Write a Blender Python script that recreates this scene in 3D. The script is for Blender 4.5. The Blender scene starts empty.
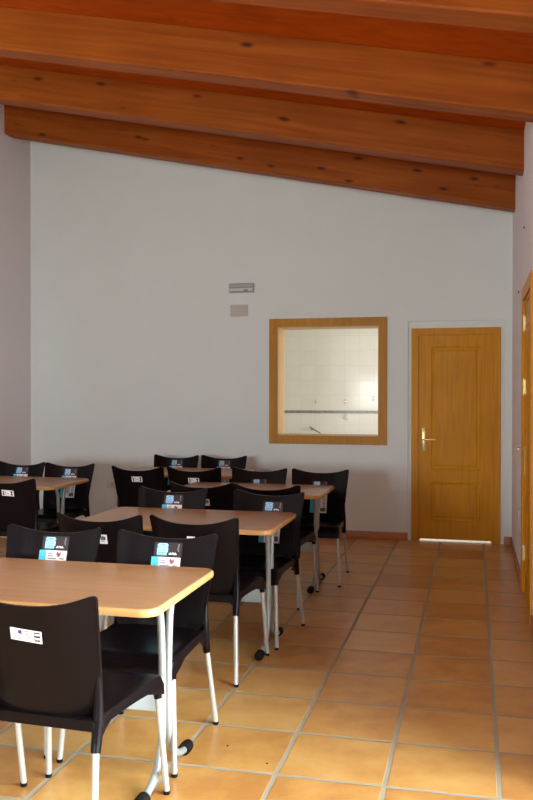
import bpy, bmesh, math, random
from mathutils import Vector, Matrix
random.seed(7)
SC = bpy.context.scene
COL = SC.collection
PI = math.pi

# ---------------------------------------------------------------- camera, world, light, exposure
cam_d = bpy.data.cameras.new('camera'); cam = bpy.data.objects.new('camera', cam_d); COL.objects.link(cam)
cam_d.sensor_fit = 'AUTO'; cam_d.sensor_width = 36.0; cam_d.lens = 853.6 * 36 / 800
cam_d.clip_start = 0.05; cam_d.clip_end = 200
Rv = Vector((0.97173483, 0.23607274, 0.00104372)); Uv = Vector((-0.00282099, 0.00719086, 0.99997017)); Fv = Vector((-0.2360582, 0.9717088, -0.00765357))
m = Matrix.Identity(4)
for i in range(3):
    m[i][0] = Rv[i]; m[i][1] = Uv[i]; m[i][2] = -Fv[i]
m[0][3], m[1][3], m[2][3] = 0, 0, 1.48
cam.matrix_world = m
SC.camera = cam
SC.view_settings.view_transform = 'Standard'
SC.view_settings.look = 'None'
SC.view_settings.gamma = 1.0
SC.view_settings.use_curve_mapping = False
SC.view_settings.exposure = 0.28
try:
    SC.cycles.use_denoising = True
    SC.cycles.max_bounces = 10
    SC.cycles.diffuse_bounces = 6
    SC.cycles.sample_clamp_indirect = 6
except Exception:
    pass

w = bpy.data.worlds.new('overcast_sky'); SC.world = w; w.use_nodes = True
w.node_tree.nodes['Background'].inputs[0].default_value = (0.80, 0.90, 1.0, 1)
w.node_tree.nodes['Background'].inputs[1].default_value = 1.1

def area(name, loc, direction, sx, sy, power, color):
    d = bpy.data.lights.new(name, 'AREA'); d.shape = 'RECTANGLE'; d.size = sx; d.size_y = sy
    d.energy = power; d.color = color
    o = bpy.data.objects.new(name, d); COL.objects.link(o); o.location = loc
    o.rotation_euler = Vector(direction).to_track_quat('-Z', 'Y').to_euler()
    return o
# daylight entering by the window behind the camera, the glazed doors on the right and the kitchen's own glazing
area('daylight_rear_window', (-2.55, -4.35, 1.5), (0, 1, 0.0), 2.2, 1.1, 330, (0.92, 0.99, 1.0))
area('daylight_glazed_door', (0.75, 1.5, 1.25), (-1, 0.0, -0.0), 3.6, 2.2, 430, (0.90, 0.98, 1.0))
area('daylight_kitchen', (1.95, 10.1, 1.45), (-1, 0, 0), 1.5, 1.5, 100, (1.0, 0.97, 0.92))

# ---------------------------------------------------------------- materials
def new_mat(name):
    mt = bpy.data.materials.new(name); mt.use_nodes = True
    nt = mt.node_tree; return mt, nt, nt.nodes['Principled BSDF']

def plain(name, col, rough=0.5, metal=0.0, spec=0.5, var=0.0, scale=20, bump=0.0):
    mt, nt, b = new_mat(name)
    b.inputs['Roughness'].default_value = rough
    b.inputs['Metallic'].default_value = metal
    b.inputs['Specular IOR Level'].default_value = spec
    tc = nt.nodes.new('ShaderNodeTexCoord'); n = nt.nodes.new('ShaderNodeTexNoise'); n.inputs['Scale'].default_value = scale
    n.inputs['Detail'].default_value = 4
    nt.links.new(tc.outputs['Object'], n.inputs['Vector'])
    r = nt.nodes.new('ShaderNodeValToRGB')
    r.color_ramp.elements[0].position = 0.3; r.color_ramp.elements[1].position = 0.7
    r.color_ramp.elements[0].color = tuple(c * (1 - var) for c in col) + (1,)
    r.color_ramp.elements[1].color = tuple(min(1, c * (1 + var)) for c in col) + (1,)
    nt.links.new(n.outputs['Fac'], r.inputs['Fac']); nt.links.new(r.outputs['Color'], b.inputs['Base Color'])
    if bump:
        bp = nt.nodes.new('ShaderNodeBump'); bp.inputs['Strength'].default_value = bump; bp.inputs['Distance'].default_value = 0.003
        nt.links.new(n.outputs['Fac'], bp.inputs['Height']); nt.links.new(bp.outputs['Normal'], b.inputs['Normal'])
    return mt

def wood(name, dark, mid, light, axis=0, rough=0.4, stretch=(1.2, 22, 22), knots=0.0, spec=0.5, coat=0.0, tilt=0.0):
    """grain runs along the given object axis"""
    mt, nt, b = new_mat(name); L = nt.links
    tc = nt.nodes.new('ShaderNodeTexCoord')
    mp = nt.nodes.new('ShaderNodeMapping')
    s = list(stretch)
    if axis == 2: s = [stretch[1], stretch[2], stretch[0]]
    if axis == 1: s = [stretch[1], stretch[0], stretch[2]]
    mp.inputs['Scale'].default_value = s
    rot = nt.nodes.new('ShaderNodeMapping'); rot.inputs['Rotation'].default_value = (0, tilt, 0)
    oi = nt.nodes.new('ShaderNodeObjectInfo'); ro = nt.nodes.new('ShaderNodeVectorMath'); ro.operation = 'SCALE'; ro.inputs[0].default_value = (31, 0, 17)
    L.new(oi.outputs['Random'], ro.inputs['Scale']); ad = nt.nodes.new('ShaderNodeVectorMath'); ad.operation = 'ADD'; L.new(tc.outputs['Object'], rot.inputs['Vector'])
    L.new(rot.outputs['Vector'], ad.inputs[0]); L.new(ro.outputs[0], ad.inputs[1]); rot = ad
    L.new(rot.outputs[0], mp.inputs['Vector'])
    n = nt.nodes.new('ShaderNodeTexNoise'); n.inputs['Scale'].default_value = 1.0; n.inputs['Detail'].default_value = 6; n.inputs['Distortion'].default_value = 0.6
    L.new(mp.outputs['Vector'], n.inputs['Vector'])
    r = nt.nodes.new('ShaderNodeValToRGB'); e = r.color_ramp.elements
    e[0].position = 0.28; e[0].color = dark + (1,); e[1].position = 0.72; e[1].color = light + (1,)
    x = r.color_ramp.elements.new(0.5); x.color = mid + (1,)
    L.new(n.outputs['Fac'], r.inputs['Fac'])
    out = r.outputs['Color']
    n2 = nt.nodes.new('ShaderNodeTexNoise'); n2.inputs['Scale'].default_value = 1.3; n2.inputs['Detail'].default_value = 2
    L.new(tc.outputs['Object'], n2.inputs['Vector'])
    mx = nt.nodes.new('ShaderNodeMix'); mx.data_type = 'RGBA'; mx.blend_type = 'MULTIPLY'
    mx.inputs[0].default_value = 0.5
    r2 = nt.nodes.new('ShaderNodeValToRGB'); r2.color_ramp.elements[0].position = 0.35; r2.color_ramp.elements[0].color = (0.72, 0.66, 0.62, 1); r2.color_ramp.elements[1].position = 0.65; r2.color_ramp.elements[1].color = (1, 1, 1, 1)
    L.new(n2.outputs['Fac'], r2.inputs['Fac']); L.new(out, mx.inputs[6]); L.new(r2.outputs['Color'], mx.inputs[7]); out = mx.outputs[2]
    if knots:
        mk = nt.nodes.new('ShaderNodeMapping')
        ks = [3.6, 1.2, 10.0]
        mk.inputs['Scale'].default_value = ks if axis == 0 else ([7, 7, 2.4] if axis == 2 else [7, 2.4, 7])
        L.new(rot.outputs[0], mk.inputs['Vector'])
        v = nt.nodes.new('ShaderNodeTexVoronoi'); v.inputs['Scale'].default_value = 1.0
        L.new(mk.outputs['Vector'], v.inputs['Vector'])
        rk = nt.nodes.new('ShaderNodeValToRGB'); rk.color_ramp.elements[0].position = 0.07; rk.color_ramp.elements[0].color = (1, 1, 1, 1); rk.color_ramp.elements[1].position = 0.23; rk.color_ramp.elements[1].color = (0, 0, 0, 1)
        L.new(v.outputs['Distance'], rk.inputs['Fac'])
        sep = nt.nodes.new('ShaderNodeSeparateColor'); L.new(v.outputs['Color'], sep.inputs['Color'])
        gt = nt.nodes.new('ShaderNodeMath'); gt.operation = 'GREATER_THAN'; gt.inputs[1].default_value = 0.5; L.new(sep.outputs[0], gt.inputs[0])
        ml = nt.nodes.new('ShaderNodeMath'); ml.operation = 'MULTIPLY'; L.new(rk.outputs['Color'], ml.inputs[0]); L.new(gt.outputs[0], ml.inputs[1])
        ml2 = nt.nodes.new('ShaderNodeMath'); ml2.operation = 'MULTIPLY'; ml2.inputs[1].default_value = knots; L.new(ml.outputs[0], ml2.inputs[0])
        m3 = nt.nodes.new('ShaderNodeMix'); m3.data_type = 'RGBA'; L.new(ml2.outputs[0], m3.inputs[0]); L.new(out, m3.inputs[6]); m3.inputs[7].default_value = (0.05, 0.012, 0.008, 1); out = m3.outputs[2]
    L.new(out, b.inputs['Base Color'])
    b.inputs['Roughness'].default_value = rough; b.inputs['Specular IOR Level'].default_value = spec
    b.inputs['Coat Weight'].default_value = coat; b.inputs['Coat Roughness'].default_value = 0.15
    bp = nt.nodes.new('ShaderNodeBump'); bp.inputs['Strength'].default_value = 0.15; bp.inputs['Distance'].default_value = 0.002
    L.new(n.outputs['Fac'], bp.inputs['Height']); L.new(bp.outputs['Normal'], b.inputs['Normal'])
    return mt

def tile_mat(name, T, org, plane, grout_w, grout_col, cols, rough, bumpd=0.002, vary=1.0, spec=0.5, blotch=True, tilt=0.0, wob=0.0):
    """grid of square tiles; plane gives the two object axes"""
    mt, nt, b = new_mat(name); L = nt.links; N = nt.nodes.new
    tc = N('ShaderNodeTexCoord'); sp = N('ShaderNodeSeparateXYZ'); L.new(tc.outputs['Object'], sp.inputs[0])
    def math_(op, a, bb=None, cc=None):
        x = N('ShaderNodeMath'); x.operation = op
        for k, val in enumerate((a, bb, cc)):
            if val is None: continue
            if isinstance(val, (int, float)): x.inputs[k].default_value = val
            else: L.new(val, x.inputs[k])
        return x.outputs[0]
    nz = N('ShaderNodeTexNoise'); nz.inputs['Scale'].default_value = 9; nz.inputs['Detail'].default_value = 2; L.new(tc.outputs['Object'], nz.inputs['Vector'])
    wobble = math_('MULTIPLY', math_('SUBTRACT', nz.outputs['Fac'], 0.5), wob)
    idx, ed, fr = [], [], []
    for k, ax in enumerate(plane):
        q = math_('DIVIDE', math_('SUBTRACT', math_('ADD', sp.outputs['XYZ'.index(ax)], wobble), org[k]), T)
        f = math_('FRACT', q); idx.append(math_('FLOOR', q)); fr.append(f)
        ed.append(math_('MULTIPLY', math_('MINIMUM', f, math_('SUBTRACT', 1.0, f)), T))
    d = math_('MINIMUM', ed[0], ed[1])
    cmb = N('ShaderNodeCombineXYZ'); L.new(idx[0], cmb.inputs[0]); L.new(idx[1], cmb.inputs[1])
    wn = N('ShaderNodeTexWhiteNoise'); wn.noise_dimensions = '3D'; L.new(cmb.outputs[0], wn.inputs['Vector'])
    n = N('ShaderNodeTexNoise'); n.inputs['Scale'].default_value = 5.5; n.inputs['Detail'].default_value = 5; n.inputs['Roughness'].default_value = 0.6
    off = N('ShaderNodeVectorMath'); off.operation = 'MULTIPLY_ADD'; L.new(wn.outputs['Color'], off.inputs[0]); off.inputs[1].default_value = (7, 7, 7); L.new(tc.outputs['Object'], off.inputs[2])
    L.new(off.outputs[0], n.inputs['Vector'])
    fac = math_('ADD', math_('MULTIPLY', n.outputs['Fac'], 0.75), math_('MULTIPLY', math_('SUBTRACT', wn.outputs['Value'], 0.5), 0.28 * vary))
    r = N('ShaderNodeValToRGB'); e = r.color_ramp.elements
    e[0].position = 0.20; e[0].color = cols[0] + (1,); e[1].position = 0.58; e[1].color = cols[2] + (1,)
    x = e.new(0.38); x.color = cols[1] + (1,)
    L.new(fac, r.inputs['Fac'])
    gm = N('ShaderNodeMapRange'); gm.inputs['From Min'].default_value = grout_w / 2 * 0.75; gm.inputs['From Max'].default_value = grout_w / 2 * 1.25
    L.new(d, gm.inputs['Value'])
    mx = N('ShaderNodeMix'); mx.data_type = 'RGBA'; L.new(gm.outputs[0], mx.inputs[0]); mx.inputs[6].default_value = grout_col + (1,); L.new(r.outputs['Color'], mx.inputs[7])
    L.new(mx.outputs[2], b.inputs['Base Color'])
    rr = N('ShaderNodeMapRange'); rr.inputs['To Min'].default_value = 0.8; rr.inputs['To Max'].default_value = rough; L.new(gm.outputs[0], rr.inputs['Value'])
    rg = math_('ADD', rr.outputs[0], math_('MULTIPLY', math_('SUBTRACT', n.outputs['Fac'], 0.5), 0.15 if blotch else 0.0))
    L.new(rg, b.inputs['Roughness']); b.inputs['Specular IOR Level'].default_value = spec
    h = math_('ADD', gm.outputs[0], math_('MULTIPLY', n.outputs['Fac'], 0.35 if blotch else 0.05))
    bp = N('ShaderNodeBump'); bp.inputs['Strength'].default_value = 0.6; bp.inputs['Distance'].default_value = bumpd
    L.new(h, bp.inputs['Height']); L.new(bp.outputs['Normal'], b.inputs['Normal'])
    return mt

M = {}
M['wall'] = plain('plaster_white', (0.765, 0.845, 0.83), 0.9, spec=0.2, var=0.012, scale=3, bump=0.15)
M['wall_side'] = plain('plaster_white_light_cast', (0.78, 0.74, 0.75), 0.9, spec=0.2, var=0.012, scale=3, bump=0.15)  # same white plaster, with the pinkish cast of the light put into its colour
M['floor'] = tile_mat('terracotta_tiles', 0.42, (-0.743, 3.218), 'XY', 0.019, (0.36, 0.33, 0.24),
                      ((0.48, 0.22, 0.055), (0.60, 0.32, 0.085), (0.68, 0.42, 0.14)), 0.32, wob=0.012, vary=1.0)
M['ceil'] = wood('orange_ceiling_board', (0.36, 0.058, 0.0025), (0.43, 0.076, 0.003), (0.50, 0.095, 0.004), 0, 0.6, (5, 14, 14), spec=0.12, tilt=-0.2)
M['beam'] = wood('varnished_pine_beam', (0.25, 0.060, 0.005), (0.32, 0.082, 0.008), (0.40, 0.115, 0.013), 0, 0.5, (1.0, 20, 20), knots=0.9, spec=0.15, tilt=-0.2)
M['skirt'] = plain('terracotta_skirting', (0.48, 0.20, 0.09), 0.5, var=0.15, scale=6)
M['door'] = wood('honey_door_veneer', (0.55, 0.235, 0.006), (0.63, 0.28, 0.007), (0.70, 0.32, 0.009), 2, 0.4, (2.2, 45, 45), spec=0.14)
M['doorframe'] = wood('honey_door_frame_wood', (0.58, 0.25, 0.012), (0.64, 0.285, 0.014), (0.70, 0.32, 0.017), 2, 0.4, (2.2, 40, 40), spec=0.14)
M['hatch'] = wood('hatch_frame_wood', (0.47, 0.22, 0.025), (0.53, 0.255, 0.03), (0.59, 0.29, 0.036), 2, 0.4, (2, 40, 40), spec=0.14)
M['lining'] = wood('lit_lining_wood', (0.60, 0.38, 0.15), (0.66, 0.43, 0.18), (0.72, 0.48, 0.21), 2, 0.4, (2, 40, 40), spec=0.3)  # hatch wood made paler: kitchen light on the jamb put into the colour
M['brass'] = plain('polished_brass', (0.90, 0.76, 0.38), 0.25, metal=0.55, var=0.03)
M['black'] = plain('black_polypropylene', (0.0050, 0.0034, 0.0042), 0.30, var=0.06, scale=150, bump=0.06, spec=0.13)
M['leg'] = plain('white_lacquered_tube', (0.46, 0.46, 0.43), 0.32, metal=0.25, var=0.02)
M['tleg'] = plain('grey_white_table_tube', (0.34, 0.37, 0.36), 0.3, metal=0.25, var=0.02)
M['panel'] = plain('pale_blue_grey_metal_panel', (0.40, 0.48, 0.51), 0.4, metal=0.1, var=0.02)
M['cap'] = plain('black_rubber_cap', (0.008, 0.006, 0.006), 0.7, spec=0.15)
M['top'] = wood('beech_laminate', (0.42, 0.215, 0.085), (0.47, 0.245, 0.10), (0.52, 0.28, 0.12), 0, 0.30, (3, 30, 30))
M['edge'] = wood('beech_edge_band', (0.58, 0.31, 0.11), (0.63, 0.34, 0.13), (0.68, 0.38, 0.15), 0, 0.12, (4, 40, 40), spec=0.9)
M['plate'] = plain('cream_plastic', (0.70, 0.69, 0.60), 0.4)
M['blank'] = plain('painted_blank_cover', (0.52, 0.52, 0.46), 0.5)
M['lampgrey'] = plain('grey_lamp_housing', (0.42, 0.41, 0.42), 0.4)
M['lampdark'] = plain('dark_grey_strip', (0.22, 0.21, 0.22), 0.4)
M['lampwhite'] = plain('frosted_lamp_cover', (0.62, 0.62, 0.62), 0.3)
M['white'] = plain('white_paper', (0.80, 0.80, 0.82), 0.5, var=0.01)
M['sdark'] = plain('dark_printed_film', (0.035, 0.028, 0.030), 0.25)
M['slblue'] = plain('pale_blue_ink', (0.38, 0.66, 0.88), 0.4)
M['sblue'] = plain('blue_ink', (0.10, 0.34, 0.66), 0.4)
M['snavy'] = plain('navy_ink', (0.06, 0.06, 0.28), 0.4)
M['scyan'] = plain('cyan_ink', (0.06, 0.50, 0.66), 0.4)
M['sred'] = plain('maroon_ink', (0.32, 0.07, 0.10), 0.4)
M['sgrey'] = plain('grey_ink', (0.22, 0.21, 0.24), 0.4)
M['chrome'] = plain('chrome', (0.75, 0.75, 0.75), 0.15, metal=1.0)
M['ktile'] = tile_mat('white_kitchen_tiles', 0.20, (-1.488, 0.057), 'XZ', 0.003, (0.66, 0.63, 0.56),
                      ((0.78, 0.745, 0.68), (0.80, 0.765, 0.70), (0.82, 0.785, 0.72)), 0.09, spec=0.11, bumpd=0.0006, vary=0.4, blotch=False)
M['kplain'] = plain('kitchen_paint', (0.78, 0.75, 0.66), 0.7)
M['kband'] = plain('grey_border_tile', (0.26, 0.25, 0.23), 0.3, var=0.3, scale=30)
M['kfloor'] = plain('pale_kitchen_floor', (0.72, 0.71, 0.68), 0.12, var=0.03)
M['steel'] = plain('worktop_steel', (0.6, 0.6, 0.6), 0.3, metal=0.9)
M['frame_white'] = plain('white_window_frame', (0.75, 0.75, 0.73), 0.4)
M['ground'] = plain('paved_yard', (0.38, 0.36, 0.33), 0.9, var=0.1, scale=2)
gm_ = bpy.data.materials.new('clear_glass'); gm_.use_nodes = True; gnt = gm_.node_tree; gnt.nodes.clear()
g_t = gnt.nodes.new('ShaderNodeBsdfTransparent'); g_g = gnt.nodes.new('ShaderNodeBsdfGlossy'); g_g.inputs['Roughness'].default_value = 0.02
g_f = gnt.nodes.new('ShaderNodeFresnel'); g_f.inputs['IOR'].default_value = 1.3; g_m = gnt.nodes.new('ShaderNodeMixShader'); g_o = gnt.nodes.new('ShaderNodeOutputMaterial')
gnt.links.new(g_f.outputs[0], g_m.inputs[0]); gnt.links.new(g_t.outputs[0], g_m.inputs[1]); gnt.links.new(g_g.outputs[0], g_m.inputs[2]); gnt.links.new(g_m.outputs[0], g_o.inputs['Surface'])
M['glass'] = gm_

# ---------------------------------------------------------------- helpers
def link(name, bm, mats, parent=None, smooth=False, loc=None):
    me = bpy.data.meshes.new(name); bmesh.ops.recalc_face_normals(bm, faces=bm.faces); bm.to_mesh(me); bm.free()
    for x in (mats if isinstance(mats, (list, tuple)) else [mats]): me.materials.append(x)
    if smooth:
        for p in me.polygons: p.use_smooth = True
        try: me.set_sharp_from_angle(angle=math.radians(42))
        except Exception: pass
    o = bpy.data.objects.new(name, me); COL.objects.link(o)
    if parent: o.parent = parent
    if loc: o.location = loc
    return o

def box(bm, x0, x1, y0, y1, z0, z1, bev=0.0, seg=2):
    vs = [bm.verts.new((x, y, z)) for x in (x0, x1) for y in (y0, y1) for z in (z0, z1)]
    fs = [bm.faces.new([vs[i] for i in q]) for q in ((0, 1, 3, 2), (4, 6, 7, 5), (0, 4, 5, 1), (2, 3, 7, 6), (0, 2, 6, 4), (1, 5, 7, 3))]
    if bev:
        es = list({e for f in fs for e in f.edges})
        bmesh.ops.bevel(bm, geom=es, offset=bev, segments=seg, affect='EDGES', profile=0.5)

def boxobj(name, b, mat, parent=None, bev=0.0, seg=2):
    bm = bmesh.new(); box(bm, *b, bev=bev, seg=seg); return link(name, bm, mat, parent, smooth=bev > 0)

def prism(bm, pts, a, b0, b1):
    """extrude 2D polygon along axis a ('x','y' or 'z') between b0 and b1"""
    def P(p, t):
        return {'y': (p[0], t, p[1]), 'x': (t, p[0], p[1]), 'z': (p[0], p[1], t)}[a]
    A = [bm.verts.new(P(p, b0)) for p in pts]; B = [bm.verts.new(P(p, b1)) for p in pts]
    bm.faces.new(A); bm.faces.new(B[::-1])
    n = len(pts)
    for i in range(n): bm.faces.new((A[i], B[i], B[(i + 1) % n], A[(i + 1) % n]))

def tube(bm, pts, rad, seg=14, cap=True):
    pts = [Vector(p) for p in pts]
    rads = rad if isinstance(rad, (list, tuple)) else [rad] * len(pts)
    rings = []; t0 = (pts[1] - pts[0]).normalized()
    ref = Vector((1, 0, 0)) if abs(t0.x) < 0.9 else Vector((0, 1, 0))
    for i, p in enumerate(pts):
        t = ((pts[min(i + 1, len(pts) - 1)] - pts[max(i - 1, 0)])).normalized()
        a = t.cross(ref).normalized(); b = t.cross(a).normalized()
        r = rads[i]
        ra, rb = (r if isinstance(r, (list, tuple)) else (r, r))
        rings.append([bm.verts.new(p + a * (ra * math.cos(2 * PI * k / seg)) + b * (rb * math.sin(2 * PI * k / seg))) for k in range(seg)])
    for A, B in zip(rings, rings[1:]):
        for k in range(seg): bm.faces.new((A[k], A[(k + 1) % seg], B[(k + 1) % seg], B[k]))
    if cap: bm.faces.new(rings[0][::-1]); bm.faces.new(rings[-1])

def empty(name, loc, rz=0.0):
    o = bpy.data.objects.new(name, None); COL.objects.link(o); o.location = loc; o.rotation_euler = (0, 0, rz); o.empty_display_size = 0.1
    return o

def tag(o, label=None, cat=None, group=None, kind=None):
    if label: o['label'] = label
    if cat: o['category'] = cat
    if group: o['group'] = group
    if kind: o['kind'] = kind
    return o

def structure(o, label=None):
    o['kind'] = 'structure'
    if label: o['label'] = label
    return o

def smooth_pts(P, n=6):
    """Catmull-Rom through points"""
    P = [Vector(p) for p in P]; Q = [2 * P[0] - P[1]] + P + [2 * P[-1] - P[-2]]; out = []
    for i in range(1, len(Q) - 2):
        for k in range(n):
            t = k / n
            out.append(0.5 * ((2 * Q[i]) + (-Q[i - 1] + Q[i + 1]) * t + (2 * Q[i - 1] - 5 * Q[i] + 4 * Q[i + 1] - Q[i + 2]) * t * t + (-Q[i - 1] + 3 * Q[i] - 3 * Q[i + 1] + Q[i + 2]) * t ** 3))
    out.append(P[-1]); return out

# ---------------------------------------------------------------- the room shell
XL, XR, YB, YR, TH = -4.83, 0.364, 8.68, -4.0, 0.15
zb = lambda x: 3.170 - 0.2025 * (x - 0.368)      # underside of the beams
zc = lambda x: zb(x) + 0.30                        # underside of the boards
ang = math.atan(0.2055)

structure(boxobj('floor', (XL - TH, XR + TH, YR - TH, YB + 0.01, -0.1, 0), M['floor']), 'glazed terracotta tiles with pale grey joints')
bm = bmesh.new()
prism(bm, [(XL - TH, zc(XL - TH)), (XR + TH, zc(XR + TH)), (XR + TH, zc(XR + TH) + 0.12), (XL - TH, zc(XL - TH) + 0.12)], 'y', YR - TH, YB + 0.3)
structure(link('ceiling', bm, M['ceil']), 'sloping orange timber boards above the beams')

# back wall with the serving hatch and the door recess
HX0, HX1, HZ0, HZ1 = -1.995, -0.935, 1.04, 2.19
DX0, DX1, DZ = -0.645, 0.290, 2.205
bm = bmesh.new()
TB = 0.30
def wseg(bm, a, b, z0, z1=None, y0=YB, y1=YB + TB):
    pts = [(a, z0), (b, z0), (b, zc(b) if z1 is None else z1), (a, zc(a) if z1 is None else z1)]
    prism(bm, pts, 'y', y0, y1)
wseg(bm, XL - TH, HX0, 0); wseg(bm, HX0, HX1, 0, HZ0); wseg(bm, HX0, HX1, HZ1); wseg(bm, HX1, DX0, 0); wseg(bm, DX0, DX1, DZ); wseg(bm, DX1, XR + TH, 0)
structure(link('wall_back', bm, M['wall']), 'white plastered end wall with the hatch and the door')
structure(boxobj('wall_left', (XL - TH, XL, YR - TH, YB, 0, zc(XL)), M['wall_side']))
# right wall: openings for the side door (door_2) and the glazed doors
SY0, SY1, SZ = 5.66, 6.70, 2.19
GY0, GY1, GZ = -0.4, 3.4, 2.25
bm = bmesh.new()
for a, b, z0, z1 in ((YR - TH, GY0, 0, zc(XR)), (GY0, GY1, GZ, zc(XR)), (GY1, SY0, 0, zc(XR)), (SY0, SY1, SZ, zc(XR)), (SY1, YB, 0, zc(XR))):
    box(bm, XR, XR + TH, a, b, z0, z1)
structure(link('wall_right', bm, M['wall_side']))
# wall behind the camera with one window
WX0, WX1, WZ0, WZ1 = -3.67, -1.45, 0.96, 2.0
bm = bmesh.new()
wseg(bm, XL - TH, WX0, 0, None, YR - TH, YR); wseg(bm, WX0, WX1, 0, WZ0, YR - TH, YR); wseg(bm, WX0, WX1, WZ1, None, YR - TH, YR); wseg(bm, WX1, XR + TH, 0, None, YR - TH, YR)
structure(link('wall_rear', bm, M['wall_side']))

# terracotta skirting
def skirt(name, b):
    structure(boxobj(name, b, M['skirt'], bev=0.004))
skirt('baseboard_back', (XL + 0.012, DX0, YB - 0.012, YB, 0, 0.08))
skirt('baseboard_right', (XR - 0.012, XR, SY1 + 0.0, YB, 0, 0.08))
skirt('baseboard_left', (XL, XL + 0.012, YR, YB, 0, 0.08))
skirt('baseboard_corner', (DX1, XR - 0.012, YB - 0.012, YB, 0, 0.08))
skirt('baseboard_side', (XR - 0.012, XR, GY1 + 0.08, SY0, 0, 0.08))
skirt('baseboard_rear', (XL + 0.012, XR - 0.012, YR, YR + 0.012, 0, 0.08))

# beams
def beam(y, k):
    L = (XR - XL) / math.cos(ang)
    prof = []
    wd, h, c = 0.19, 0.298, 0.016
    sec = [(c, 0), (wd - c, 0), (wd - 0.3 * c, 0.3 * c), (wd, c), (wd, h), (0, h), (0, c), (0.3 * c, 0.3 * c)]
    bm = bmesh.new()
    n = 24; rings = []
    rnd = random.Random(k)
    for i in range(n + 1):
        x = XL + (XR - XL) * i / n
        wob = rnd.uniform(-0.002, 0.002)
        rings.append([bm.verts.new((x, s[0] + wob, zb(x) + s[1] + (wob if s[1] < 0.1 else 0))) for s in sec])
    for A, B in zip(rings, rings[1:]):
        for q in range(len(sec)): bm.faces.new((A[q], A[(q + 1) % len(sec)], B[(q + 1) % len(sec)], B[q]))
    bm.faces.new(rings[0]); bm.faces.new(rings[-1][::-1])
    o = link('ceiling_beam', bm, M['beam'], loc=(0, y, 0))
    return o
names = ['nearest the end wall', 'second from the end wall', 'third from the end wall', 'fourth from the end wall']
for k, y in enumerate((8.13, 6.75, 5.41, 4.07, 2.72, 1.38, 0.04, -1.3, -2.64)):
    o = beam(y, k)
    structure(o, 'varnished pine ceiling beam, ' + names[k] if k < 4 else 'varnished pine ceiling beam behind the view')

# serving hatch: casing, lining
hatch = empty('window_1', ((HX0 + HX1) / 2, YB, HZ0)); structure(hatch, 'open square serving hatch with honey wood casing into the tiled kitchen')
def rel(o, p):
    o.parent = p; o.matrix_parent_inverse = Matrix.Translation(-Vector(p.location)); return o
def casing(x0, x1, z0, z1, wdt, y0, y1, mat, parent, name):
    bm = bmesh.new()
    O = [(x0 - wdt, z0 - wdt), (x1 + wdt, z0 - wdt), (x1 + wdt, z1 + wdt), (x0 - wdt, z1 + wdt)]
    I = [(x0, z0), (x1, z0), (x1, z1), (x0, z1)]
    for y in (y0, y1):
        pass
    vo0 = [bm.verts.new((p[0], y0, p[1])) for p in O]; vi0 = [bm.verts.new((p[0], y0, p[1])) for p in I]
    vo1 = [bm.verts.new((p[0], y1, p[1])) for p in O]; vi1 = [bm.verts.new((p[0], y1, p[1])) for p in I]
    for i in range(4):
        j = (i + 1) % 4
        bm.faces.new((vo0[i], vo0[j], vi0[j], vi0[i])); bm.faces.new((vo1[i], vi1[i], vi1[j], vo1[j]))
        bm.faces.new((vo0[i], vo1[i], vo1[j], vo0[j])); bm.faces.new((vi0[i], vi0[j], vi1[j], vi1[i]))
    return rel(link(name, bm, mat), parent)
casing(HX0 + 0.004, HX1 - 0.004, HZ0 + 0.004, HZ1 - 0.02, 0.086, YB - 0.018, YB, M['hatch'], hatch, 'window_frame')
casing(HX0 + 0.010, HX1 - 0.010, HZ0 + 0.010, HZ1 - 0.026, 0.012, YB - 0.002, YB + TB + 0.012, M['lining'], hatch, 'window_lining')
casing(HX0 + 0.004, HX1 - 0.004, HZ0 + 0.004, HZ1 - 0.02, 0.08, YB + TB, YB + TB + 0.018, M['hatch'], hatch, 'kitchen_side_frame')

# door_1 in the end wall
door = empty('door_1', (-0.178, YB + 0.05, 0)); structure(door, 'honey wood interior door with two recessed panels, white light under it')
bm = bmesh.new()
fx0, fx1, fz = -0.612, 0.258, 2.135
fy0, fy1 = YB + 0.010, YB + 0.10
prism(bm, [(fx0, 0), (fx0 + 0.068, 0), (fx0 + 0.068, fz - 0.068), (fx1 - 0.068, fz - 0.068), (fx1 - 0.068, 0), (fx1, 0), (fx1, fz), (fx0, fz)], 'y', fy0, fy1)
prism(bm, [(fx0 + 0.004, 0), (fx0 + 0.085, 0), (fx0 + 0.085, fz - 0.085), (fx1 - 0.085, fz - 0.085), (fx1 - 0.085, 0), (fx1 - 0.004, 0), (fx1 - 0.004, fz - 0.004), (fx0 + 0.004, fz - 0.004)], 'y', YB + 0.072, YB + 0.099)
rel(link('door_frame', bm, M['doorframe']), door)
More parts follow.
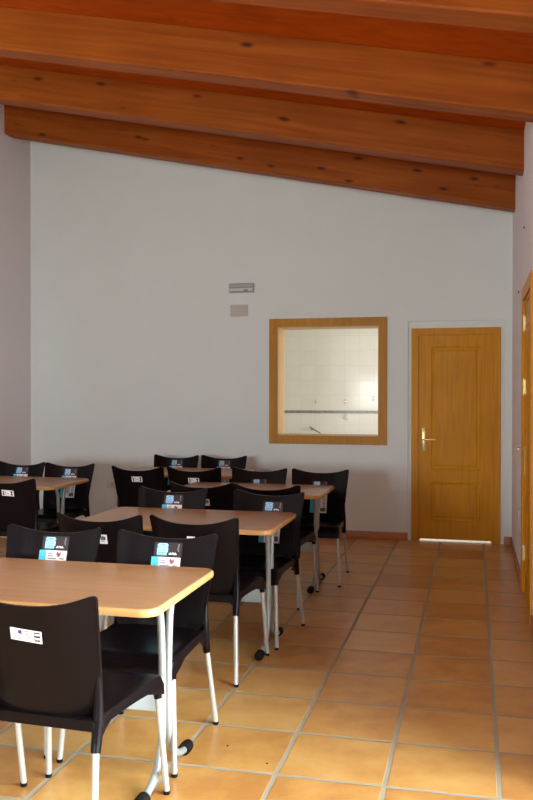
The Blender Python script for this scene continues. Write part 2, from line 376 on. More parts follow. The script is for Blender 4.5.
# plaster reveal strips between wall opening and frame
bm = bmesh.new()
prism(bm, [(DX0 + 0.001, 0), (fx0, 0), (fx0, fz), (fx1, fz), (fx1, 0), (DX1 - 0.001, 0), (DX1 - 0.001, DZ - 0.001), (DX0 + 0.001, DZ - 0.001)], 'y', YB + 0.022, YB + TB - 0.002)
rel(link('plaster_reveal', bm, M['wall']), door)
lx0, lx1, lz0, lz1 = fx0 + 0.0686, fx1 - 0.0686, 0.022, fz - 0.0686
ly = YB + 0.030
def panel_door(x0, x1, z0, z1, y, panels, mat, name, thick=0.04):
    """leaf with recessed field + raised moulding around each panel; front is -y"""
    bm = bmesh.new()
    xs = sorted({x0, x1, *[p[0] for p in panels], *[p[1] for p in panels]}); zs = sorted({z0, z1, *[p[2] for p in panels], *[p[3] for p in panels]})
    for i in range(len(xs) - 1):
        for j in range(len(zs) - 1):
            a, b, c, d = xs[i], xs[i + 1], zs[j], zs[j + 1]
            inp = any(a >= p[0] - 1e-6 and b <= p[1] + 1e-6 and c >= p[2] - 1e-6 and d <= p[3] + 1e-6 for p in panels)
            if not inp:
                bm.faces.new([bm.verts.new(q) for q in ((a, y, c), (b, y, c), (b, y, d), (a, y, d))])
    for (a, b, c, d) in panels:
        prof = [(0, 0), (0.006, -0.002), (0.012, -0.002), (0.020, 0.005), (0.034, 0.006), (0.052, 0.002)]
        rings = []
        for ins, dy in prof:
            rings.append([bm.verts.new(q) for q in ((a + ins, y + dy, c + ins), (b - ins, y + dy, c + ins), (b - ins, y + dy, d - ins), (a + ins, y + dy, d - ins))])
        for A, B in zip(rings, rings[1:]):
            for k in range(4): bm.faces.new((A[k], A[(k + 1) % 4], B[(k + 1) % 4], B[k]))
        bm.faces.new(rings[-1])
    for q in (((x0, y, z0), (x0, y, z1), (x0, y + thick, z1), (x0, y + thick, z0)), ((x1, y, z0), (x1, y + thick, z0), (x1, y + thick, z1), (x1, y, z1)),
              ((x0, y, z0), (x0, y + thick, z0), (x1, y + thick, z0), (x1, y, z0)), ((x0, y, z1), (x1, y, z1), (x1, y + thick, z1), (x0, y + thick, z1)),
              ((x0, y + thick, z0), (x0, y + thick, z1), (x1, y + thick, z1), (x1, y + thick, z0))):
        bm.faces.new([bm.verts.new(p) for p in q])
    bmesh.ops.remove_doubles(bm, verts=bm.verts, dist=1e-5)
    return link(name, bm, mat)
leaf = panel_door(lx0, lx1, lz0, lz1, ly, [(-0.425, 0.072, 0.715, 1.955), (-0.425, 0.072, 0.20, 0.60)], M['door'], 'door_leaf')
rel(leaf, door)
def handle_set(x, y, z0, z1, zl, side, parent, name='door_handle'):
    bm = bmesh.new()
    box(bm, x - 0.019, x + 0.019, y - 0.007, y, z0, z1, bev=0.006)
    o = rel(link(name, bm, M['brass'], smooth=True), parent); o['label'] = 'brass handle plate with lever'
    bm = bmesh.new()
    tube(bm, smooth_pts([(x, y - 0.005, zl), (x, y - 0.035, zl), (x + side * 0.012, y - 0.048, zl), (x + side * 0.05, y - 0.05, zl + 0.002), (x + side * 0.125, y - 0.048, zl + 0.004)], 4), 0.0095, 10)
    l = link('handle_lever', bm, M['brass'], smooth=True); l.parent = o
    return o
handle_set(-0.488, ly, 0.905, 1.138, 1.02, 1, door)

# door_2 in the right wall (built facing -y then turned to face -x)
side = empty('door_2', (XR, (SY0 + SY1) / 2, 0)); structure(side, 'honey wood side door in its casing at the right edge')
def to_side(o):
    """local (x,y,z) -> world: x runs along +Y backwards so that -y faces -X"""
    o.parent = side; return o
side.rotation_euler = (0, 0, -PI / 2)     # local x -> world -Y, local -y -> world -X
hw = (SY1 - SY0) / 2
bm = bmesh.new()
cw = 0.09
prism(bm, [(-hw - 0.02, 0), (-hw - 0.02 + cw, 0), (-hw - 0.02 + cw, SZ - 0.02), (hw + 0.02 - cw, SZ - 0.02), (hw + 0.02 - cw, 0), (hw + 0.02, 0), (hw + 0.02, SZ + 0.07), (-hw - 0.02, SZ + 0.07)], 'y', -0.016, 0.0)
to_side(link('door_casing', bm, M['doorframe']))
bm = bmesh.new()
prism(bm, [(-hw + 0.001, 0), (-hw + 0.10, 0), (-hw + 0.10, SZ - 0.05), (hw - 0.10, SZ - 0.05), (hw - 0.10, 0), (hw - 0.001, 0), (hw - 0.001, SZ - 0.001), (-hw + 0.001, SZ - 0.001)], 'y', 0.0005, 0.12)
to_side(link('door_frame', bm, M['doorframe']))
leaf2 = panel_door(-hw + 0.103, hw - 0.103, 0.008, SZ - 0.053, 0.006, [(-0.29, 0.29, 0.75, 1.98), (-0.29, 0.29, 0.18, 0.62)], M['door'], 'door_leaf')
to_side(leaf2)
xh = -hw + 0.103
for z in (0.30, 1.53, 2.00):
    bm = bmesh.new(); tube(bm, [(xh - 0.002, -0.004, z - 0.06), (xh - 0.002, -0.004, z + 0.06)], 0.008, 10)
    box(bm, xh - 0.0, xh + 0.022, -0.0005, 0.0055, z - 0.05, z + 0.05)
    to_side(link('hinge', bm, M['brass']))
bm = bmesh.new(); box(bm, xh + 0.01, xh + 0.048, -0.001, 0.0055, 0.88, 1.10, bev=0.004)
hp = to_side(link('door_handle', bm, M['brass'])); hp['label'] = 'brass handle plate with lever'
bm = bmesh.new(); tube(bm, smooth_pts([(xh + 0.03, 0.0, 1.075), (xh + 0.03, -0.035, 1.075), (xh + 0.045, -0.048, 1.075), (xh + 0.15, -0.048, 1.078)], 4), 0.0075, 10)
lv = link('handle_lever', bm, M['brass'], smooth=True); lv.parent = hp

# glazed doors further along the right wall, window behind the camera
def glazing(name, x0, x1, z0, z1, n, loc, rz, label):
    e = empty(name, loc, rz); structure(e, label)
    bm = bmesh.new(); fw = 0.06
    box(bm, x0, x1, 0.03, 0.09, z0, z0 + fw); box(bm, x0, x1, 0.03, 0.09, z1 - fw, z1)
    for i in range(n + 1):
        x = x0 + (x1 - x0 - fw) * i / n
        box(bm, x, x + fw, 0.03, 0.09, z0 + fw, z1 - fw)
    link('window_frame', bm, M['frame_white'], e)
    for i in range(n):
        a = x0 + (x1 - x0 - fw) * i / n + fw; b = x0 + (x1 - x0 - fw) * (i + 1) / n
        bm = bmesh.new(); box(bm, a, b, 0.058, 0.062, z0 + fw, z1 - fw); link('window_pane', bm, M['glass'], e)
glazing('door_3', -(GY1 - GY0) / 2 + 0.002, (GY1 - GY0) / 2 - 0.002, 0.0, GZ - 0.002, 4, (XR, (GY0 + GY1) / 2, 0), -PI / 2, 'white framed glazed doors in the right wall beside the camera')
glazing('window_2', WX0 + 0.002, WX1 - 0.002, WZ0 + 0.002, WZ1 - 0.002, 2, (0, YR, 0), 0, 'white framed window in the wall behind the camera')
bpy.data.objects['window_2'].location.y = YR - 0.12
structure(boxobj('ground', (-30, 30, -30, 30, -0.30, -0.12), M['ground']), 'paved yard outside')

# ---------------------------------------------------------------- kitchen beyond the hatch
KX0, KX1, KY, KZ = XL, 1.6, 11.4, 2.75
structure(boxobj('kitchen_floor', (KX0, KX1 + 0.1, YB + 0.01, KY + 0.1, -0.1, 0.001), M['kfloor']))
bm = bmesh.new(); box(bm, KX0, KX1, KY, KY + 0.1, 0, KZ); structure(link('wall_kitchen', bm, M['ktile']), 'white glazed tiles on the kitchen wall')
structure(boxobj('ceiling_kitchen', (KX0, KX1, YB + TB, KY, KZ, KZ + 0.1), M['kplain']))
structure(boxobj('wall_kitchen_left', (KX0 - 0.1, KX0, YB + TB, KY, 0, KZ), M['kplain']))
bm = bmesh.new()
for a, b, z0, z1 in ((YB + TB, 9.4, 0, KZ), (9.4, 10.9, 0, 0.15), (9.4, 10.9, 2.2, KZ), (10.9, KY, 0, KZ)):
    box(bm, KX1, KX1 + 0.12, a, b, z0, z1)
structure(link('wall_kitchen_right', bm, M['kplain']))
glazing('window_3', -0.748, 0.748, 0.152, 2.198, 2, (KX1, 10.15, 0), -PI / 2, 'glazed kitchen window')
bm = bmesh.new(); box(bm, KX0 + 0.002, KX1 - 0.002, KY - 0.006, KY, 1.213, 1.250)
structure(link('trim_1', bm, M['kband']), 'grey border strip across the white kitchen tiles')
# tap on the tiles
tap = empty('wall_tap', (-2.13, KY, 1.0)); tag(tap, 'small dark metal tap arm on the white kitchen tiles seen through the hatch', 'tap')
bm = bmesh.new(); tube(bm, [(0, 0, 0), (0, -0.012, 0)], 0.024, 16); tube(bm, [(0, -0.012, 0), (0, -0.06, 0.0)], 0.012, 12); link('tap_body', bm, M['steel'], tap, True)
bm = bmesh.new(); tube(bm, smooth_pts([(0, -0.055, 0.0), (0.04, -0.085, -0.006), (0.13, -0.14, -0.05), (0.137, -0.145, -0.075)], 5), 0.008, 10); link('spout', bm, M['lampdark'], tap, True)
bm = bmesh.new(); tube(bm, smooth_pts([(0, -0.05, 0.008), (-0.012, -0.05, 0.028), (-0.03, -0.055, 0.03)], 4), 0.006, 8); link('tap_lever', bm, M['lampdark'], tap, True)
for (x, z, wh) in ((-2.079, 1.37, 'leftmost'), (-1.683, 1.37, 'middle'), (-1.307, 1.41, 'rightmost')):  # bright reflections on the tiles, modelled as small chrome hook shapes
    bm = bmesh.new(); box(bm, -0.009, 0.009, -0.004, 0, -0.025, 0.03, bev=0.002)
    tube(bm, smooth_pts([(0, -0.003, -0.01), (0, -0.025, -0.022), (0, -0.03, 0.0)], 4), 0.004, 8)
    o = link('glint_hook', bm, M['chrome'], smooth=True, loc=(x, KY, z))
    tag(o, '%s of three tiny bright hook shapes standing for glints on the kitchen tiles above the grey strip' % wh, 'glint', 'tiny hook-shaped glints on the kitchen tiles')
bm = bmesh.new(); tube(bm, [(0, 0, 0), (0, -0.008, 0), (0, -0.012, 0)], [0.042, 0.042, 0.034], 24)
tag(link('round_cover_plate', bm, M['plate'], smooth=True, loc=(-1.656, KY, 1.165)), 'round pale cover plate on the kitchen tiles just below the grey strip', 'cover plate')

# ---------------------------------------------------------------- fittings on the walls
em = empty('emergency_light', (-2.378, YB, 2.588)); tag(em, 'small grey rectangular emergency light high on the end wall', 'emergency light')
bm = bmesh.new(); box(bm, -0.135, 0.135, -0.028, 0, -0.05, 0.05, bev=0.006); link('housing', bm, M['lampgrey'], em, True)
bm = bmesh.new(); box(bm, -0.126, 0.126, -0.034, -0.028, 0.006, 0.044, bev=0.002); link('lamp_cover', bm, M['lampgrey'], em, True)
bm = bmesh.new(); box(bm, -0.126, 0.126, -0.034, -0.028, -0.030, 0.000, bev=0.002); link('lower_cover', bm, M['lampwhite'], em, True)
for zz in (0.0025, -0.040):
    bm = bmesh.new(); box(bm, -0.128, 0.128, -0.031, -0.0275, zz - 0.003, zz + 0.003); link('dark_strip', bm, M['lampdark'], em)
bm = bmesh.new(); box(bm, 0.03, 0.075, -0.0365, -0.0335, -0.034, -0.018); link('indicator', bm, M['lampdark'], em)
bm = bmesh.new(); box(bm, -0.095, 0.095, -0.006, 0, -0.062, 0.062, bev=0.003)
tag(link('blank_wall_plate', bm, M['blank'], smooth=True, loc=(-2.405, YB, 2.352)), 'blank beige cover plate on the wall just below the emergency light', 'wall plate')
def socket(loc, rz, label, cat, wdt=0.08, hgt=0.08):
    e = empty('wall_socket', loc, rz); tag(e, label, cat)
    bm = bmesh.new(); box(bm, -wdt / 2, wdt / 2, -0.009, 0, -hgt / 2, hgt / 2, bev=0.004); link('cover_plate', bm, M['plate'], e, True)
    bm = bmesh.new(); tube(bm, [(0, -0.009, 0), (0, -0.0105, 0)], 0.021, 20); link('socket_well', bm, M['blank'], e, True)
socket((-3.845, YB, 0.481), 0, 'cream wall socket low on the end wall behind the left tables', 'socket', 0.13, 0.075)
socket((XR, 7.28, 0.486), -PI / 2, 'white socket low on the right wall between end wall and side door', 'socket')
for (y, z, l) in ((7.395, 2.325, 'small dark screw in the right wall above the side door, lower one'), (6.65, 2.72, 'small dark screw high in the right wall just under the beams')):
    bm = bmesh.new(); tube(bm, [(0, 0, 0), (-0.006, 0, 0), (-0.009, 0, 0)], [0.009, 0.009, 0.004], 12)
    tag(link('wall_screw', bm, M['cap'], smooth=True, loc=(XR, y, z)), l, 'screw')

# ---------------------------------------------------------------- tables
def rrect(hx, hy, r, n=7):
    pts = []
    for cx, cy, a0 in ((hx - r, hy - r, 0), (-hx + r, hy - r, 90), (-hx + r, -hy + r, 180), (hx - r, -hy + r, 270)):
        for k in range(n + 1):
            a = math.radians(a0 + 90 * k / n); pts.append((cx + r * math.cos(a), cy + r * math.sin(a)))
    return pts
TZ = 0.735
def make_table():
    t = empty('canteen_table', (0, 0, 0))
    hx, hy, R = 0.60, 0.368, 0.062
    inner = rrect(hx - 0.010, hy - 0.010, R - 0.010)
    bm = bmesh.new(); prism(bm, inner, 'z', TZ - 0.027, TZ); link('tabletop', bm, M['top'], t)
    bm = bmesh.new(); rings = []
    for ins, z in ((0.0101, TZ - 0.0275), (0.003, TZ - 0.0275), (0.0, TZ - 0.021), (0.0, TZ - 0.008), (0.002, TZ - 0.003), (0.006, TZ), (0.0101, TZ + 0.0002)):
        rings.append([bm.verts.new((x, y, z)) for x, y in rrect(hx - ins, hy - ins, R - ins)])
    rings.append(rings[0])
    n = len(rings[0])
    for A, B in zip(rings, rings[1:]):
        for k in range(n): bm.faces.new((A[k], A[(k + 1) % n], B[(k + 1) % n], B[k]))
    o = link('edge_band', bm, M['edge'], t, True); o['label'] = 'lighter honey coloured rounded edge'
    for sx in (-1, 1):
        X = sx * 0.515
        for sy in (-1, 1):
            r = 0.0145
            yo = -0.035
            path = smooth_pts([(X, yo + sy * 0.085, TZ - 0.030), (X, yo + sy * 0.068, TZ - 0.060), (X, yo + sy * 0.048, TZ - 0.12), (X, yo + sy * 0.037, TZ - 0.24), (X, yo + sy * 0.031, 0.36), (X, yo + sy * 0.033, 0.20),
                               (X, yo + sy * 0.060, 0.115), (X, yo + sy * 0.115, 0.060), (X, yo + sy * 0.18, 0.034), (X, yo + sy * 0.235, 0.025)], 5)
            bm = bmesh.new(); tube(bm, path, r, 14); lg = link('leg', bm, M['tleg'], t, True)
            bm = bmesh.new()
            tube(bm, [(X, yo + sy * 0.212, 0.0275), (X, yo + sy * 0.215, 0.0275), (X, yo + sy * 0.255, 0.0265), (X, yo + sy * 0.272, 0.0255), (X, yo + sy * 0.278, 0.024)], [0.018, 0.0245, 0.0255, 0.0225, 0.012], 14)
            fc = link('foot_cap', bm, M['cap'], lg, True)
        bm = bmesh.new(); box(bm, X - 0.02, X + 0.02, -0.22, 0.22, TZ - 0.0395, TZ - 0.0285, bev=0.003); link('bracket', bm, M['tleg'], t, True)
    bm = bmesh.new(); box(bm, -0.50, 0.50, -0.030, -0.018, 0.255, 0.335, bev=0.003)
    o = link('stretcher', bm, M['panel'], t, True); o['label'] = 'pale blue-grey flat stretcher'
    bm = bmesh.new(); box(bm, -0.50, 0.50, -0.03, 0.03, TZ - 0.058, TZ - 0.0285, bev=0.003); link('top_rail', bm, M['tleg'], t, True)
    return t
def copy_tree(o, parent=None):
    c = o.copy(); COL.objects.link(c); c.parent = parent
    for ch in KIDS[o.name]: copy_tree(ch, c)
    return c
KIDS = {}
def index_kids(o):
    KIDS[o.name] = [c for c in list(bpy.data.objects) if c.parent == o]
    for c in KIDS[o.name]: index_kids(c)
tab0 = make_table(); index_kids(tab0)
TABS = [((-1.660, 3.112), 0.0, 'nearest wood-topped canteen table, largest, at the lower left'),
        ((-1.668, 4.865), 0.0, 'wood-topped canteen table in the middle, directly behind the nearest one'),
        ((-1.685, 6.485), 0.0, 'wood-topped canteen table in front of the serving hatch, third of the right row'),
        ((-2.665, 7.76), 0.0, 'farthest wood-topped canteen table, half hidden, near the end wall'),
        ((-3.86, 6.54), 0.0, 'wood-topped canteen table at the far left beside the left wall')]
for i, (p, rz, lab) in enumerate(TABS):
    o = tab0 if i == 0 else copy_tree(tab0)
    o.location = (p[0], p[1], 0); o.rotation_euler = (0, 0, rz)
    tag(o, lab, 'table', 'wood-topped canteen tables')

# ---------------------------------------------------------------- chairs
ZB0 = 0.430
def hwv(v): return 0.207 + 0.034 * v
def ztop(u):
    a = abs(u); z = 0.815 + 0.046 * a ** 2.3
    if a > 0.90: z -= 0.022 * (1 - math.sqrt(max(0, 1 - ((a - 0.90) / 0.10) ** 2)))
    return z
def back_pt(u, v):
    hw_ = hwv(v) - (0.0 if v > 0.12 else (0.12 - v) * 0.25)
    return Vector((u * hw_, -0.190 - 0.106 * v ** 1.1 + 0.040 * abs(u) ** 3.2, ZB0 + v * (ztop(u) - ZB0)))
TK = 0.013
def back_surf(x, z):
    u = x / 0.22; v = 0.7
    for _ in range(12):
        v = (z - ZB0) / (ztop(u) - ZB0); u = max(-1, min(1, x / hwv(v)))
    return -0.190 - 0.106 * v ** 1.1 + 0.040 * abs(u) ** 3.2

def make_backrest(parent):
    bm = bmesh.new(); NU, NV = 28, 18
    us = [math.sin(PI / 2 * (-1 + 2 * i / NU)) for i in range(NU + 1)]
    F, B = [], []
    for j in range(NV + 1):
        v = j / NV; fr, br = [], []
        for u in us:
            p = back_pt(u, v); fr.append(bm.verts.new(p)); br.append(bm.verts.new(p + Vector((0, -TK, 0))))
        F.append(fr); B.append(br)
    for j in range(NV):
        for i in range(NU):
            bm.faces.new((F[j][i], F[j][i + 1], F[j + 1][i + 1], F[j + 1][i])); bm.faces.new((B[j][i], B[j + 1][i], B[j + 1][i + 1], B[j][i + 1]))
    for i in range(NU):
        bm.faces.new((F[NV][i], F[NV][i + 1], B[NV][i + 1], B[NV][i])); bm.faces.new((F[0][i], B[0][i], B[0][i + 1], F[0][i + 1]))
    for j in range(NV):
        bm.faces.new((F[j][0], F[j + 1][0], B[j + 1][0], B[j][0])); bm.faces.new((F[j][NU], B[j][NU], B[j + 1][NU], F[j + 1][NU]))
    return link('backrest', bm, M['black'], parent, True)

def make_seat(parent):
    bm = bmesh.new()
    ys = [-0.216, -0.212, -0.202, -0.2015, -0.15, -0.07, 0.0, 0.07, 0.13, 0.18, 0.22, 0.238, 0.2445, 0.245, 0.256, 0.263, 0.267]
    NX = 16; rings = []
    for y in ys:
        t = (y + 0.216) / 0.483
        hx = 0.205 + 0.032 * min(1, t * 1.15) ** 0.8
        zt = 0.447 + 0.010 * t
        if y > 0.2: zt -= 0.035 * ((y - 0.2) / 0.067) ** 3
        if y < -0.21: zt -= 0.004
        zbt = 0.408 + 0.010 * math.sin(PI * min(1, t / 0.85)) - (0.038 * max(0, (t - 0.72) / 0.28) ** 1.1)
        solid = y <= -0.202 or y >= 0.245
        zbc = zbt if (y > 0.1 or y < -0.2) else zbt
        top = []
        for i in range(NX + 1):
            s = -1 + 2 * i / NX
            top.append((s * (hx - 0.018), zt - 0.009 * (1 - s * s) * math.sin(PI * min(1, max(0, t)))))
        outer = [(-hx - 0.002, zbt), (-hx, zt - 0.016), (-hx + 0.006, zt - 0.004)] + top + [(hx - 0.006, zt - 0.004), (hx, zt - 0.016), (hx + 0.002, zbt)]
        inner = [(hx - 0.012, zbt), (hx - 0.014, zt - 0.022)] + [(-x, zz - 0.016) for x, zz in [(-p[0], p[1]) for p in top[::-1]]] + [(-hx + 0.014, zt - 0.022), (-hx + 0.012, zbt)]
        inner = [(hx - 0.012, zbt), (hx - 0.014, zt - 0.022)] + [(p[0] * 0.96, p[1] - 0.016) for p in top[::-1]] + [(-hx + 0.014, zt - 0.022), (-hx + 0.012, zbt)]
        if solid:
            inner = [(p[0], zbt) for p in inner]
        rings.append([bm.verts.new((x, y, z)) for x, z in outer + inner])
    n = len(rings[0])
    for A, B in zip(rings, rings[1:]):
        for k in range(n): bm.faces.new((A[k], A[(k + 1) % n], B[(k + 1) % n], B[k]))
    bm.faces.new(rings[0]); bm.faces.new(rings[-1][::-1])
    return link('seat', bm, M['black'], parent, True)

ART_BACK_WIDE = ["wwwwwwwwwwwwwwwwwwwwwwww",
                 "wwwwwwnnnwwggggwwwkkkkkw",
                 "wwwwwwnnnwwwwwwwwwwwwwww",
                 "wwwwwwnnnwwgggwwwwgggggw",
                 "wwwwwwwwwwwwwwwwwwkkkkkw",
                 "wwwwwwgwgwwggggwwwwwwwww",
                 "wwwwwwwwwwwwwwwwwwgggggw",
                 "wwwwwwggwwwwwwwwwwgkgkgw",
                 "wwwwwwwwwwwwwwwwwwwwwwww"]
ART_BACK_TWO = ["wwwwwwwwwwwwwwwwwwwwwwww",
                "wwkkwwwwwwwwwwwwwwkkkkww",
                "wwkkkwwggwwwwwwwwwkkkkww",
                "wwwkkwwggwwwwwwwwwwkkwww",
                "wwwkkwwwwwwgggwwwwwkkwww",
                "wwkkkwwggwwwwwwwwwkkkkww",
                "wwkkkwwwwwwwwwwwwwkkkkww",
                "wwwwwwwwwwwwwwwwwwwwwwww"]
ART_BACK_TALL = ["wwwwwwwwww", "wwwwwwwwww", "wwgggggwww", "wwkgkgkgww", "wwkgkgkgww", "wwkgkgkgww", "wwkgkgkgww", "wwwwwwwwww", "wwggggwwww", "wwwwwwwwww", "wwwwwwwwww", "wwwwwwwwww"]
ART_LOGO = ["dddddddddddddddddddddddddddd",
            "ddddllllllllldddddddddddgddd",
            "dddlllbbbbblllddddddddddgddd",
            "dddblllllllllbddddddddddgddd",
            "dddbbbllbblllbddddddddddgddd",
            "dddllllllllllldddddddddgdddd"[:28],
            "dddlblbllblbllddddddddddgddd",
            "dddlblllblblllddddddddddgddd",
            "dddllllllllllldddddddddddddd",
            "dddlbbbbbbblldddwdwwdwdddddd"[:28],
            "dddllllllllllddwwwdwwwwddddd"[:28],
            "dddbbbbbbbbbbddddddddddddddd",
            "dddddddddddddddddddddddddddd"]
ART_CARD = ["cccccccwwwwwwwwwwwwwwwwwwwwwwwww",
            "ccccccccwwwwwwwwwwwwrrwwrwwwwwww",
            "ccccccccwwgggggwwwwwrrrrrwwwwwww",
            "ccccccccwwwwwwwwwwwwrrrrrwwwwwww",
            "ccccccccwwggggggwwwwwrrrwwwwwwww"] + \
           ["ccccccccwwwwwwwwwwwwwwwwwwwwwwww", "ccccccccwwggggggggggwwwwgggggwww"] * 11 + \
           ["ccccccccwwwwwwwwwwwwkgkgkgkgkgww"] * 5 + ["ccccccccwwwwwwwwwwwwwwwwwwwwwwww"] * 2
INK = {'w': 'white', 'n': 'snavy', 'g': 'sgrey', 'k': 'cap', 'd': 'sdark', 'l': 'slblue', 'b': 'sblue', 'c': 'scyan', 'r': 'sred'}
CACHE = {}
def sticker(name, art, cell, cx, ztopv, tilt, rear, parent, lab):
    key = (name, id(art), cell, cx, ztopv, tilt, rear)
    if key in CACHE:
        o = bpy.data.objects.new(name, CACHE[key]); COL.objects.link(o); o.parent = parent; o['label'] = lab; return o
    bm = bmesh.new(); H_, W_ = len(art), len(art[0])
    keys = sorted({c for r in art for c in r}); cw, chh = (cell if isinstance(cell, tuple) else (cell, cell))
    V = {}
    def vert(i, j, back):
        if (i, j, back) in V: return V[(i, j, back)]
        x = (i - W_ / 2) * cw; z = -j * chh
        x, z = x * math.cos(tilt) - z * math.sin(tilt), x * math.sin(tilt) + z * math.cos(tilt)
        if rear: xx = cx + x
        else: xx = cx - x
        z += ztopv
        y = back_surf(xx, z)
        y = y - TK - (0.0012 if not back else 0.0002) if rear else y + (0.0012 if not back else 0.0002)
        V[(i, j, back)] = bm.verts.new((xx, y, z)); return V[(i, j, back)]
    for j in range(H_):
        for i in range(W_):
            f = bm.faces.new((vert(i, j, 0), vert(i + 1, j, 0), vert(i + 1, j + 1, 0), vert(i, j + 1, 0))); f.material_index = keys.index(art[j][i])
    for i in range(W_):
        for j in (0, H_): bm.faces.new((vert(i, j, 0), vert(i + 1, j, 0), vert(i + 1, j, 1), vert(i, j, 1))).material_index = keys.index('w' if 'w' in keys else 'd') if not 'd' in keys else keys.index('d')
    for j in range(H_):
        for i in (0, W_): bm.faces.new((vert(i, j, 0), vert(i, j + 1, 0), vert(i, j + 1, 1), vert(i, j, 1))).material_index = keys.index('w' if 'w' in keys else 'd') if not 'd' in keys else keys.index('d')
    o = link(name, bm, [M[INK[k]] for k in keys], parent); o['label'] = lab
    CACHE[key] = o.data
    return o

def make_chair():
    t = empty('canteen_chair', (0, 0, 0))
    make_seat(t); br = make_backrest(t)
    for s in (-1, 1):
        bm = bmesh.new()      # moulded sleeve running from the side of the back down to the rear leg
        pts = smooth_pts([(s * 0.209, -0.197, 0.60), (s * 0.208, -0.190, 0.53), (s * 0.207, -0.190, 0.45), (s * 0.2075, -0.200, 0.385), (s * 0.209, -0.211, 0.342)], 4)
        n = len(pts)
        tube(bm, pts, [(0.006 + 0.011 * min(1, i / (n * 0.45)), 0.008 + 0.012 * min(1, i / (n * 0.5)) - 0.004 * max(0, i / n - 0.5) * 2) for i in range(n)], 14)
        # web between seat side and sleeve
        prism(bm, [(-0.200, 0.355), (-0.222, 0.352), (-0.210, 0.44), (-0.17, 0.45), (-0.09, 0.447), (-0.09, 0.420), (-0.15, 0.395)], 'x', s * 0.199, s * 0.213)
        link('rear_leg_sleeve', bm, M['black'], t, True)
        bm = bmesh.new()
        tube(bm, [(s * 0.221, 0.230, 0.440), (s * 0.2235, 0.233, 0.40), (s * 0.2255, 0.2365, 0.366)], [0.015, 0.0155, 0.0145], 14)
        link('front_leg_sleeve', bm, M['black'], t, True)
        for (a, b) in (((s * 0.2088, -0.2098, 0.350), (s * 0.2310, -0.270, 0.010)), ((s * 0.2250, 0.2355, 0.380), (s * 0.246, 0.270, 0.010))):
            a, b = Vector(a), Vector(b)
            bm = bmesh.new(); tube(bm, [a, b], 0.0118, 14); lg = link('leg', bm, M['leg'], t, True)
            bm = bmesh.new(); tube(bm, [(b.x, b.y, 0.014), (b.x, b.y, 0.0)], [0.0135, 0.012], 14); link('foot_cap', bm, M['cap'], lg, True)
    return t
ch0 = make_chair(); index_kids(ch0)
BT, BW, BTALL = ART_BACK_TWO, ART_BACK_WIDE, ART_BACK_TALL
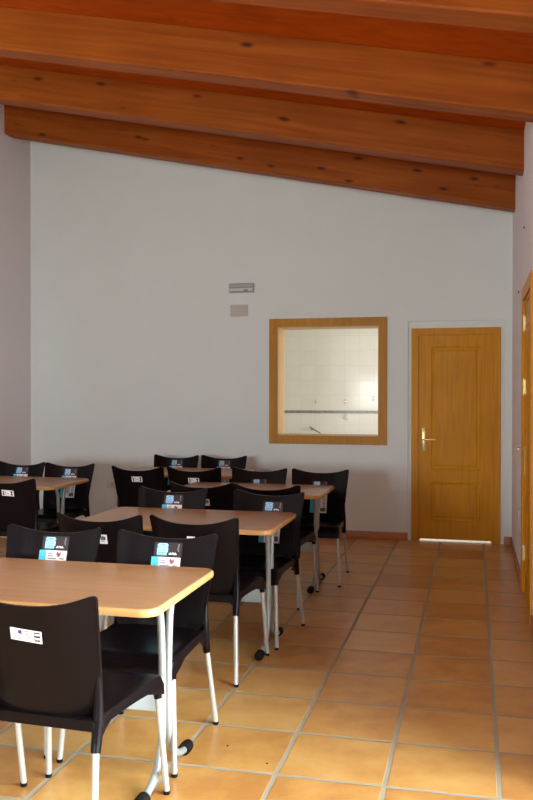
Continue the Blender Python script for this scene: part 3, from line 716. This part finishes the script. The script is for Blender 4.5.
# (x, y, rot, face, back sticker, label, group)   face +1: back to the camera, -1: facing it
GA, GB = 'black canteen chairs with their backs to the camera', 'black canteen chairs facing the camera across their tables'
CH = [
 ('C1', -1.358, 2.710, -0.050, (BW, 0.0046, 0.004, 0.737, -0.08), 'nearest black plastic chair, wide barcode label on its back, at the nearest table', GA),
 ('C0', -1.890, 2.630, 0.0, None, 'black chair at the nearest table, only its pale leg showing at the lower left edge', GA),
 ('C4', -1.384, 4.415, -0.03, (BTALL, 0.0044, -0.005, 0.752, 0.0), 'black chair, back to camera, right-hand one at the near side of the middle table', GA),
 ('C5', -1.901, 4.385, 0.0, (BTALL, 0.0042, 0.033, 0.747, 0.0), 'black chair, back to camera, left-hand one at the near side of the middle table', GA),
 ('C8', -1.383, 5.995, -0.03, None, 'black chair, back to camera, right one nearest the hatch-side table', GA),
 ('C9', -1.875, 6.03, 0.0, (BTALL, 0.0040, 0.045, 0.735, 0.0), 'black chair with an upright label on its back, near the hatch-side table', GA),
 ('C12', -2.812, 7.15, -0.02, (BT, (0.0040, 0.0058), 0.005, 0.765, 0.0), 'black chair, back to camera, left-hand one at the near side of the farthest table', GA),
 ('C13', -2.330, 7.2, 0.03, (BT, (0.0040, 0.0058), 0.005, 0.760, 0.0), 'black chair, back to camera, right-hand one at the near side of the farthest table', GA),
 ('C16', -3.370, 5.950, 0.0, (BT, (0.0040, 0.0055), 0.032, 0.765, -0.05), 'black chair, back to camera, at the far left table, cut by the left edge', GA),
 ('C2', -1.357, 3.385, -0.03, 'F', 'black chair facing the camera behind the right half of the nearest table', GB),
 ('C3', -1.925, 3.415, 0.0, 'F', 'black chair facing the camera behind the left half of the nearest table', GB),
 ('C6', -1.314, 5.090, -0.118, 'F', 'black chair facing the camera, slightly turned, behind the right half of the middle table', GB),
 ('C7', -1.950, 5.120, 0.0, 'F', 'black chair facing the camera behind the left half of the middle table', GB),
 ('C10', -1.240, 6.735, 0.0, 'F', 'rightmost black chair at the end of the hatch-side table, facing the camera', GB),
 ('C11', -1.760, 6.735, 0.0, 'F', 'black chair facing the camera behind the left half of the hatch-side table', GB),
 ('C14', -2.955, 8.0, 0.0, 'F', 'black chair against the end wall behind the farthest table, left one of the pair', GB),
 ('C15', -2.460, 8.04, 0.0, 'F', 'black chair against the end wall behind the farthest table, right one of the pair', GB),
 ('C17', -4.040, 6.82, 0.0, 'F', 'black chair facing the camera behind the far left table, cut by the left edge', GB),
 ('C18', -3.535, 6.785, 0.0, 'F', 'black chair facing the camera at the right end of the far left table', GB)]
for i, (n, x, y, rz, st, lab, grp) in enumerate(CH):
    o = ch0 if i == 0 else copy_tree(ch0)
    face = -1 if grp is GB else 1
    o.location = (x, y, 0); o.rotation_euler = (0, 0, rz + (PI if face < 0 else 0))
    tag(o, lab, 'chair', grp)
    if st == 'F':
        sx, sz = {'C6': (-0.025, -0.02), 'C10': (0.0, -0.05), 'C11': (0.0, -0.045)}.get(n, (0, 0))
        sticker('logo_sticker', ART_LOGO, 0.0048, 0.002 + sx, 0.800 + sz, 0.0, False, o, 'dark film sticker with a pale blue logo')
        sticker('product_card', ART_CARD, (0.0044, 0.0056), 0.008 + sx, 0.736 + sz, 0.0, False, o, 'white card with a cyan left edge')
    elif st:
        sticker('barcode_label', st[0], st[1], st[2], st[3], st[4], True, o, 'white barcode label')

# two dark crumbs lying on the tiles
for (x, y, r, l) in ((-1.000, 3.431, 0.0045, 'tiny dark crumb on the floor tiles, the farther one left of the aisle'), (-0.799, 3.305, 0.004, 'tiny dark crumb on the floor tiles, the nearer one')):
    bm = bmesh.new(); bmesh.ops.create_icosphere(bm, subdivisions=2, radius=r)
    for v in bm.verts: v.co *= random.uniform(0.8, 1.15); v.co.z *= 0.6
    tag(link('floor_crumb', bm, M['cap'], smooth=True, loc=(x, y, r * 0.5)), l, 'crumb')
